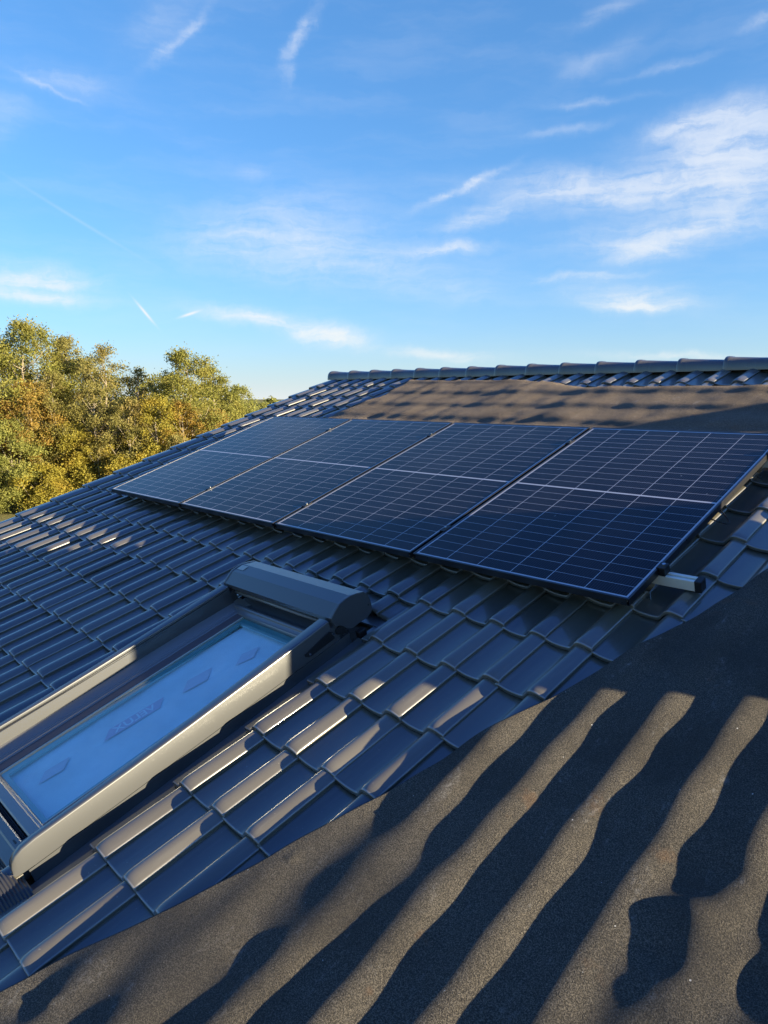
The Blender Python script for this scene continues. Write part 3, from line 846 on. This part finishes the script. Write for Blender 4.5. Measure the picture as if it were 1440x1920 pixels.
def tree(name, x, dist, top_y, width, kind, label, cat='tree', group=None, base_frac=.28, leaves=5200, leaf=.30, sparse=0.0, clumps=64, lean=0.0, seed=0):
    r_ = np.random.default_rng(seed)
    d2 = fw_h + rt_h * (x - 720) / 1348.0
    px, py = cp_[0] + d2[0] * dist, cp_[1] + d2[1] * dist
    H = cp_[2] + dist * (742 - top_y) / 1348.0
    rad = width / 2 * dist / 1348.0
    root = thing(name, (px, py, 0), label, cat, group, world=True)
    # trunk and limbs
    tb = MB(); nseg = 9
    zt = np.linspace(-.2, H * .82, nseg)
    wob = np.cumsum(r_.normal(0, .10, (nseg, 2)), 0) * (H / 14); wob[:2] = 0
    axis = np.c_[px + wob[:, 0] + lean * zt, py + wob[:, 1], zt]
    r0 = .017 * H + .05
    tb.tube(axis, np.linspace(r0, r0 * .16, nseg), 7)
    # crown envelope and clumps at the ends of limbs
    zc0 = H * base_frac
    cl = []
    for i in range(clumps):
        t = (i + r_.random()) / clumps
        z = zc0 + (H - zc0) * t ** .85
        prof = math.sin(PI * min(1, max(.04, (.20 + .80 * t) ** 1.0))) ** .62
        rr = rad * prof * math.sqrt(r_.uniform(.15, 1.0)); a = r_.uniform(0, 2 * PI)
        ax_ = np.array([np.interp(z, zt, axis[:, 0]), np.interp(z, zt, axis[:, 1])])
        c = np.array([ax_[0] + rr * math.cos(a), ax_[1] + rr * math.sin(a), z])
        s = rad * r_.uniform(.17, .34) * (1 - .35 * t)
        c[2] = min(c[2], H - s * .55)
        cl.append((c, s))
    order = r_.permutation(clumps)[:26]
    for i in order:
        c, s = cl[i]
        zb = max(H * .12, c[2] - np.hypot(c[0] - px, c[1] - py) * r_.uniform(.7, 1.3) - .5)
        st_ = np.array([np.interp(zb, zt, axis[:, 0]), np.interp(zb, zt, axis[:, 1]), zb])
        mid_ = (st_ + c) / 2 + np.array([0, 0, -.1 * rad]) + r_.normal(0, .12, 3)
        rb = r0 * .32 * (1 - .6 * zb / H)
        tb.tube([st_, mid_, c], [rb, rb * .6, rb * .22], 5)
    tb.build('trunk', M['bark'], root, world=True, smooth=True)
    # leaves
    N = int(leaves * 4.6)
    vol = np.array([s ** 2 for _, s in cl]); pick = r_.choice(clumps, N, p=vol / vol.sum())
    cen = np.array([c for c, _ in cl])[pick]; siz = np.array([s for _, s in cl])[pick]
    d = r_.normal(size=(N, 3)); d /= np.linalg.norm(d, axis=1)[:, None]
    pos = cen + d * (siz * np.abs(r_.normal(.72, .42, N)))[:, None] * np.array([1.08, 1.08, .82]) * (1 + sparse)
    pos[:, 2] = np.maximum(pos[:, 2], .25)
    nrm = d * .6 + r_.normal(size=(N, 3)); nrm /= np.linalg.norm(nrm, axis=1)[:, None]
    h = np.where(np.abs(nrm[:, 2:3]) < .9, [[0, 0, 1.]], [[1., 0, 0]])
    xa = np.cross(nrm, h); xa /= np.linalg.norm(xa, axis=1)[:, None]; ya = np.cross(nrm, xa)
    th = r_.uniform(0, 2 * PI, N)[:, None]
    xb = xa * np.cos(th) + ya * np.sin(th); yb_ = -xa * np.sin(th) + ya * np.cos(th)
    L = (leaf * .50 * r_.uniform(.55, 1.25, N))[:, None]
    k1 = (.5 * L * r_.uniform(.5, .9, (N, 1)))
    V = np.stack([pos - xb * L * .6, pos - yb_ * k1 + nrm * L * .10, pos + xb * L * .6, pos + yb_ * k1 + nrm * L * .10], 1).reshape(-1, 3)
    tone = np.clip(r_.uniform(.1, .9, clumps)[pick] * .6 + r_.uniform(0, .4, N), 0, 1)
    lb = MB(); lb.add(V, np.arange(4 * N).reshape(N, 4).tolist(), np.repeat(tone, 4))
    lb.build('crown', LEAF[kind], root, world=True, fixn=False)
    return root

wood = 'trees along the edge of the wood'
T_ = [
    # x, dist, top_y, width, kind, label, base, leaves, leaf, sparse
    ('oak_tree', -55, 63, 628, 230, 'oak', 'tall broad oak cut off by the left edge of the picture', .22, 6500, .33, 0),
    ('oak_tree', 55, 62, 606, 190, 'oak', 'tallest dense olive green oak near the left edge', .22, 7500, .32, 0),
    ('oak_tree', 128, 66, 634, 120, 'olive', 'olive oak with a ragged top, right of the tallest oak', .25, 4300, .31, .05),
    ('slender_tree', 216, 63, 650, 112, 'olive', 'airy half bare tree with a rounded top standing alone against the sky', .30, 2900, .28, .18),
    ('slender_tree', 262, 67, 690, 80, 'olive', 'thin low topped tree in the gap between the two taller crowns', .25, 2000, .28, .12),
    ('oak_tree', 352, 64, 660, 150, 'oak', 'spreading oak with sky showing through, right of the gap', .25, 5600, .31, .06),
    ('oak_tree', 408, 70, 688, 120, 'oak', 'round topped oak stepping down on the right of the wood', .22, 4300, .31, .05),
    ('oak_tree', 452, 80, 722, 90, 'green', 'last small oak of the wood, its crown just above the roof verge', .18, 3300, .33, .05),
    ('oak_tree', 487, 105, 752, 60, 'green', 'tiny far tree at the right end of the wood, touching the roof line', .1, 1500, .36, .1),
    ('oak_tree', 512, 115, 744, 60, 'green', 'faraway low tree just peeping over the roof verge, right of all others', .03, 1500, .6, 0),
    ('bush_tree', 20, 57, 790, 135, 'green', 'light green leafy tree at the lower left edge of the wood', .06, 5200, .28, 0),
    ('bush_tree', 128, 59, 792, 120, 'yellow', 'yellow green bushy tree low in front of the tall oaks', .05, 4600, .28, 0),
    ('bush_tree', 182, 58, 818, 100, 'yellow', 'bright yellow bushy tree just above the roof edge', .05, 3900, .28, 0),
    ('young_tree', 60, 59, 715, 120, 'rust', 'rusty orange young tree below the tallest oak', .12, 3900, .28, .05),
    ('young_tree', -25, 58, 735, 120, 'rust', 'orange brown young tree at the left picture edge', .1, 3600, .28, .05),
    ('young_tree', 118, 60, 700, 110, 'olive', 'brownish half bare young tree beneath the ragged oak', .15, 2900, .27, .12),
    ('young_tree', 185, 60, 715, 105, 'olive', 'thin pale stemmed tree under the airy rounded one', .2, 2900, .27, .12),
    ('young_tree', 240, 59, 745, 105, 'olive', 'olive brown thicket tree with a white leaning stem', .15, 3100, .27, .1),
    ('young_tree', 300, 60, 742, 110, 'yellow', 'golden young tree below the spreading oak', .12, 3500, .27, .08),
    ('young_tree', 348, 61, 752, 100, 'rust', 'amber young tree standing before the round topped oak', .1, 3200, .27, .05),
    ('young_tree', 400, 64, 768, 95, 'rust', 'orange tinted low tree close to the roof verge', .08, 3000, .28, .05),
    ('bush_tree', 238, 57, 852, 100, 'yellow', 'low golden shrub touching the roof edge, left of the panels', .03, 3600, .27, 0),
    ('bush_tree', 290, 58, 832, 95, 'yellow', 'low mustard shrub behind the verge beside the first panel', .03, 3500, .27, 0),
    ('bush_tree', 75, 56.5, 868, 110, 'yellow', 'low ochre shrub at the foot of the wood above the meadow', .02, 3900, .27, 0),
    ('bush_tree', -20, 57, 880, 100, 'green', 'dark green low shrub at the bottom left corner of the wood', .02, 3600, .27, 0),
    ('bush_tree', 345, 58, 815, 95, 'olive', 'low olive shrub hidden partly by the first panel edge', .03, 3300, .27, 0),
    ('oak_tree', 5, 76, 650, 220, 'olive', 'shaded oak filling the wood behind the tallest one', .1, 4300, .40, 0),
    ('oak_tree', 170, 78, 672, 200, 'oak', 'oak deep in the wood behind the airy tree', .1, 4300, .40, 0),
    ('oak_tree', 300, 78, 705, 200, 'oak', 'oak deep in the wood behind the gap', .1, 4300, .40, 0),
    ('oak_tree', 410, 84, 722, 150, 'olive', 'oak deep in the wood behind the amber tree', .1, 3500, .42, 0),
]
for i, (nm, x, dist, ty, wd, kind, lab, bf, nl, ls, sp) in enumerate(T_):
    tree(nm, x, dist, ty, wd, kind, lab, 'shrub' if 'shrub' in lab else 'tree', wood, bf, nl, ls, sp, 66 if sp < .1 else 52, .02 * ((i % 3) - 1), 100 + i)

# ------------------------------------------------------------------ light
SR = np.array([10.5, 4.5, 1.0]); SR /= np.linalg.norm(SR)
sw = Wd(SR)
sun_el = math.asin(sw[2]); sun_az = math.atan2(sw[0], sw[1])
sd = bpy.data.lights.new('sun', 'SUN'); so = bpy.data.objects.new('sun', sd); COL.objects.link(so)
sd.energy = 5.0; sd.angle = math.radians(.5); sd.color = (1.0, .86, .58)
so.rotation_euler = Vector(sw.tolist()).to_track_quat('Z', 'Y').to_euler()
so.location = (30, 12, 30)

world = bpy.data.worlds.new('World'); sc.world = world; world.use_nodes = True
nt = NT(world.node_tree); bg = world.node_tree.nodes['Background']
sky = nt.node('ShaderNodeTexSky', sky_type='NISHITA'); sky.sun_disc = False
sky.sun_elevation = sun_el; sky.sun_rotation = sun_az
sky.air_density = 1.0; sky.dust_density = .6; sky.ozone_density = 3.0
gm = nt.node('ShaderNodeGamma'); nt.put(gm.inputs[0], sky.outputs[0]); gm.inputs[1].default_value = .72
tint = nt.mix(1.0, gm.outputs[0], (.70, 1.33, 1.98), 'MULTIPLY')
# cirrus: wisps placed by compass bearing and elevation (degrees)
d = nt.vmath('NORMALIZE', nt.node('ShaderNodeTexCoord').outputs['Generated'])
s3 = nt.node('ShaderNodeSeparateXYZ'); nt.put(s3.inputs[0], d)
az = nt.math('MULTIPLY', nt.math('ARCTAN2', s3.outputs[0], s3.outputs[1]), 180 / PI)
el = nt.math('MULTIPLY', nt.math('ARCSINE', s3.outputs[2]), 180 / PI)
cm = nt.node('ShaderNodeCombineXYZ'); nt.put(cm.inputs[0], az); nt.put(cm.inputs[1], el); cm.inputs[2].default_value = 0
base = cm.outputs[0]
wn = nt.node('ShaderNodeTexNoise'); nt.put(wn.inputs['Vector'], base); wn.inputs['Scale'].default_value = .28; wn.inputs['Detail'].default_value = 5; wn.inputs['Roughness'].default_value = .62
wv = nt.vmath('MULTIPLY', nt.vmath('SUBTRACT', wn.outputs['Color'], (.5, .5, .5)), (3.4, 1.5, 0))
q = nt.vmath('ADD', base, wv)
sq = nt.node('ShaderNodeSeparateXYZ'); nt.put(sq.inputs[0], q)
c1 = nt.node('ShaderNodeCombineXYZ'); nt.put(c1.inputs[0], sq.outputs[0]); nt.put(c1.inputs[1], sq.outputs[1]); c1.inputs[2].default_value = 1.0
c0 = nt.node('ShaderNodeCombineXYZ'); nt.put(c0.inputs[0], az); nt.put(c0.inputs[1], el); c0.inputs[2].default_value = 1.0
FEAT = [(-21.38, 17.06, 4.25, 1.79, 5.9, 1.1), (-20.37, 14.58, 3.69, 1.49, 3.1, 0.9), (-24.28, 18.02, 3.19, 0.6, 8.1, 0.8), (-30.52, 14.82, 6.82, 1.03, -2.7, 0.8), (-27.91, 14.13, 6.92, 1.37, -1.3, 0.45), (-40.0, 15.17, 2.84, 0.25, 22.0, 0.9), (-38.56, 13.06, 2.9, 0.74, 13.0, 0.8), (-23.5, 11.57, 5.47, 1.2, 7.2, 0.9), (-26.6, 10.38, 2.82, 0.72, 2.3, 0.7), (-40.92, 11.01, 2.6, 0.34, 3.6, 0.8), (-27.15, 7.14, 3.63, 0.74, -5.4, 0.9), (-30.6, 8.76, 3.35, 0.3, 1.5, 0.6), (-26.75, 6.45, 2.9, 0.3, -4.2, 0.7), (-71.03, 7.94, 3.77, 0.99, -0.6, 1.0), (-70.77, 6.86, 4.14, 0.36, -3.3, 0.6), (-54.79, 5.81, 4.46, 0.63, -7.0, 1.0), (-49.91, 4.48, 2.48, 0.64, -5.5, 1.0), (-41.21, 3.29, 3.7, 0.4, -3.2, 0.6), (-60.49, 23.64, 2.3, 0.3, 39.5, 0.6), (-61.71, 24.37, 3.19, 1.15, 36.1, 0.2), (-51.73, 24.4, 1.97, 0.36, 50.6, 0.6), (-52.65, 22.41, 1.29, 0.3, 64.7, 0.25), (-54.63, 12.25, 7.02, 2.2, 8.5, 0.5), (-48.64, 10.15, 8.0, 1.9, -3.7, 0.5), (-67.85, 20.28, 3.03, 0.78, -1.8, 0.35), (-69.21, 19.8, 1.83, 0.17, -19.7, 0.4), (-29.98, 25.02, 2.23, 0.45, 17.2, 0.35), (-30.55, 22.49, 2.93, 0.53, 18.7, 0.25), (-25.9, 21.54, 2.6, 0.25, 5.8, 0.35), (-30.78, 20.07, 3.23, 0.22, -1.1, 0.35), (-32.57, 18.62, 2.92, 0.26, 2.6, 0.35), (-23.28, 2.91, 5.13, 0.26, -2.2, 0.5), (-72.09, 17.75, 1.72, 1.1, 49.4, 0.3), (-20.14, 23.16, 0.98, 0.28, 13.5, 0.5), (-30.72, 11.32, 4.04, 0.91, 1.6, 0.25), (-40.06, 7.84, 3.64, 0.77, -5.6, 0.25), (-55.32, 15.94, 1.17, 0.48, 2.5, 0.25)]
TRAIL = [(-67.87, 12.09, 3.85, 0.11, -28.2, 0.16), (-63.64, 6.1, 0.87, 0.09, -51.1, .9), (-60.5, 6.09, 0.67, 0.09, 19.2, .9)]
def blob(vec, f, acc):
    a, e_, L, T, ang, w = f; t = math.radians(ang); c, s = math.cos(t), math.sin(t)
    x_ = nt.vmath('DOT_PRODUCT', vec, (c / L, s / L, -(c * a + s * e_) / L))
    y_ = nt.vmath('DOT_PRODUCT', vec, (-s / T, c / T, (s * a - c * e_) / T))
    r2 = nt.math('MULTIPLY_ADD', x_, x_, nt.math('MULTIPLY', y_, y_))
    g = nt.math('POWER', math.exp(-1), r2)
    return nt.math('MULTIPLY_ADD', g, w, acc)
acc = 0.0
for f in FEAT: acc = blob(c1.outputs[0], f, acc)
fib = nt.node('ShaderNodeMapping'); nt.put(fib.inputs['Vector'], q); fib.inputs['Rotation'].default_value = (0, 0, math.radians(-11)); fib.inputs['Scale'].default_value = (.22, 1.15, 1)
n1 = nt.noise(fib.outputs[0], 1.0, 6, .60, .6)
n2 = nt.noise(q, .9, 6, .65)
tex = nt.math('MULTIPLY_ADD', n1, 1.5, nt.math('MULTIPLY', n2, .7))
dens = nt.math('MULTIPLY', acc, nt.math('MULTIPLY_ADD', nt.step(tex, .55, 1.6), .74, .14))
dens = nt.math('MINIMUM', dens, nt.math('MULTIPLY_ADD', nt.math('SUBTRACT', dens, .6), .45, .6))
tr = 0.0
for f in TRAIL: tr = blob(c0.outputs[0], f, tr)
dens = nt.math('ADD', dens, nt.math('MULTIPLY', tr, .8))
veil = nt.math('MULTIPLY', nt.math('MULTIPLY', nt.step(nt.noise(fib.outputs[0], .35, 4, .6), .42, .75), .09), nt.step(el, 1, 9))
haze = nt.math('MULTIPLY', nt.math('POWER', math.exp(-1), nt.math('DIVIDE', nt.math('MAXIMUM', el, 0.0), 3.0)), .62)
haze = nt.math('ADD', haze, nt.math('MULTIPLY', nt.math('POWER', math.exp(-1), nt.math('DIVIDE', nt.math('MAXIMUM', el, 0.0), 9.0)), .16))
dens = nt.math('MINIMUM', nt.math('ADD', nt.math('ADD', dens, veil), haze), .93)
cloudc = nt.mix(nt.step(el, 2, 20), (4.7, 4.8, 4.75), (4.2, 4.5, 5.0))
zen = nt.mix(nt.step(el, 24, 62), (1.0, 1.0, 1.0), (.40, .63, 1.25))
tint = nt.mix(1.0, tint, zen, 'MULTIPLY')
final = nt.mix(dens, tint, cloudc)
nt.put(bg.inputs['Color'], final)
bg.inputs['Strength'].default_value = .05

sc.view_settings.view_transform = 'Standard'; sc.view_settings.look = 'None'
sc.view_settings.exposure = 2.0; sc.view_settings.gamma = 1; sc.view_settings.use_curve_mapping = False
sc.cycles.max_bounces = 6; sc.cycles.diffuse_bounces = 3; sc.cycles.glossy_bounces = 3; sc.cycles.transparent_max_bounces = 8
sc.cycles.use_denoising = True; sc.cycles.sample_clamp_indirect = 2.0; sc.cycles.caustics_reflective = False; sc.cycles.caustics_refractive = False
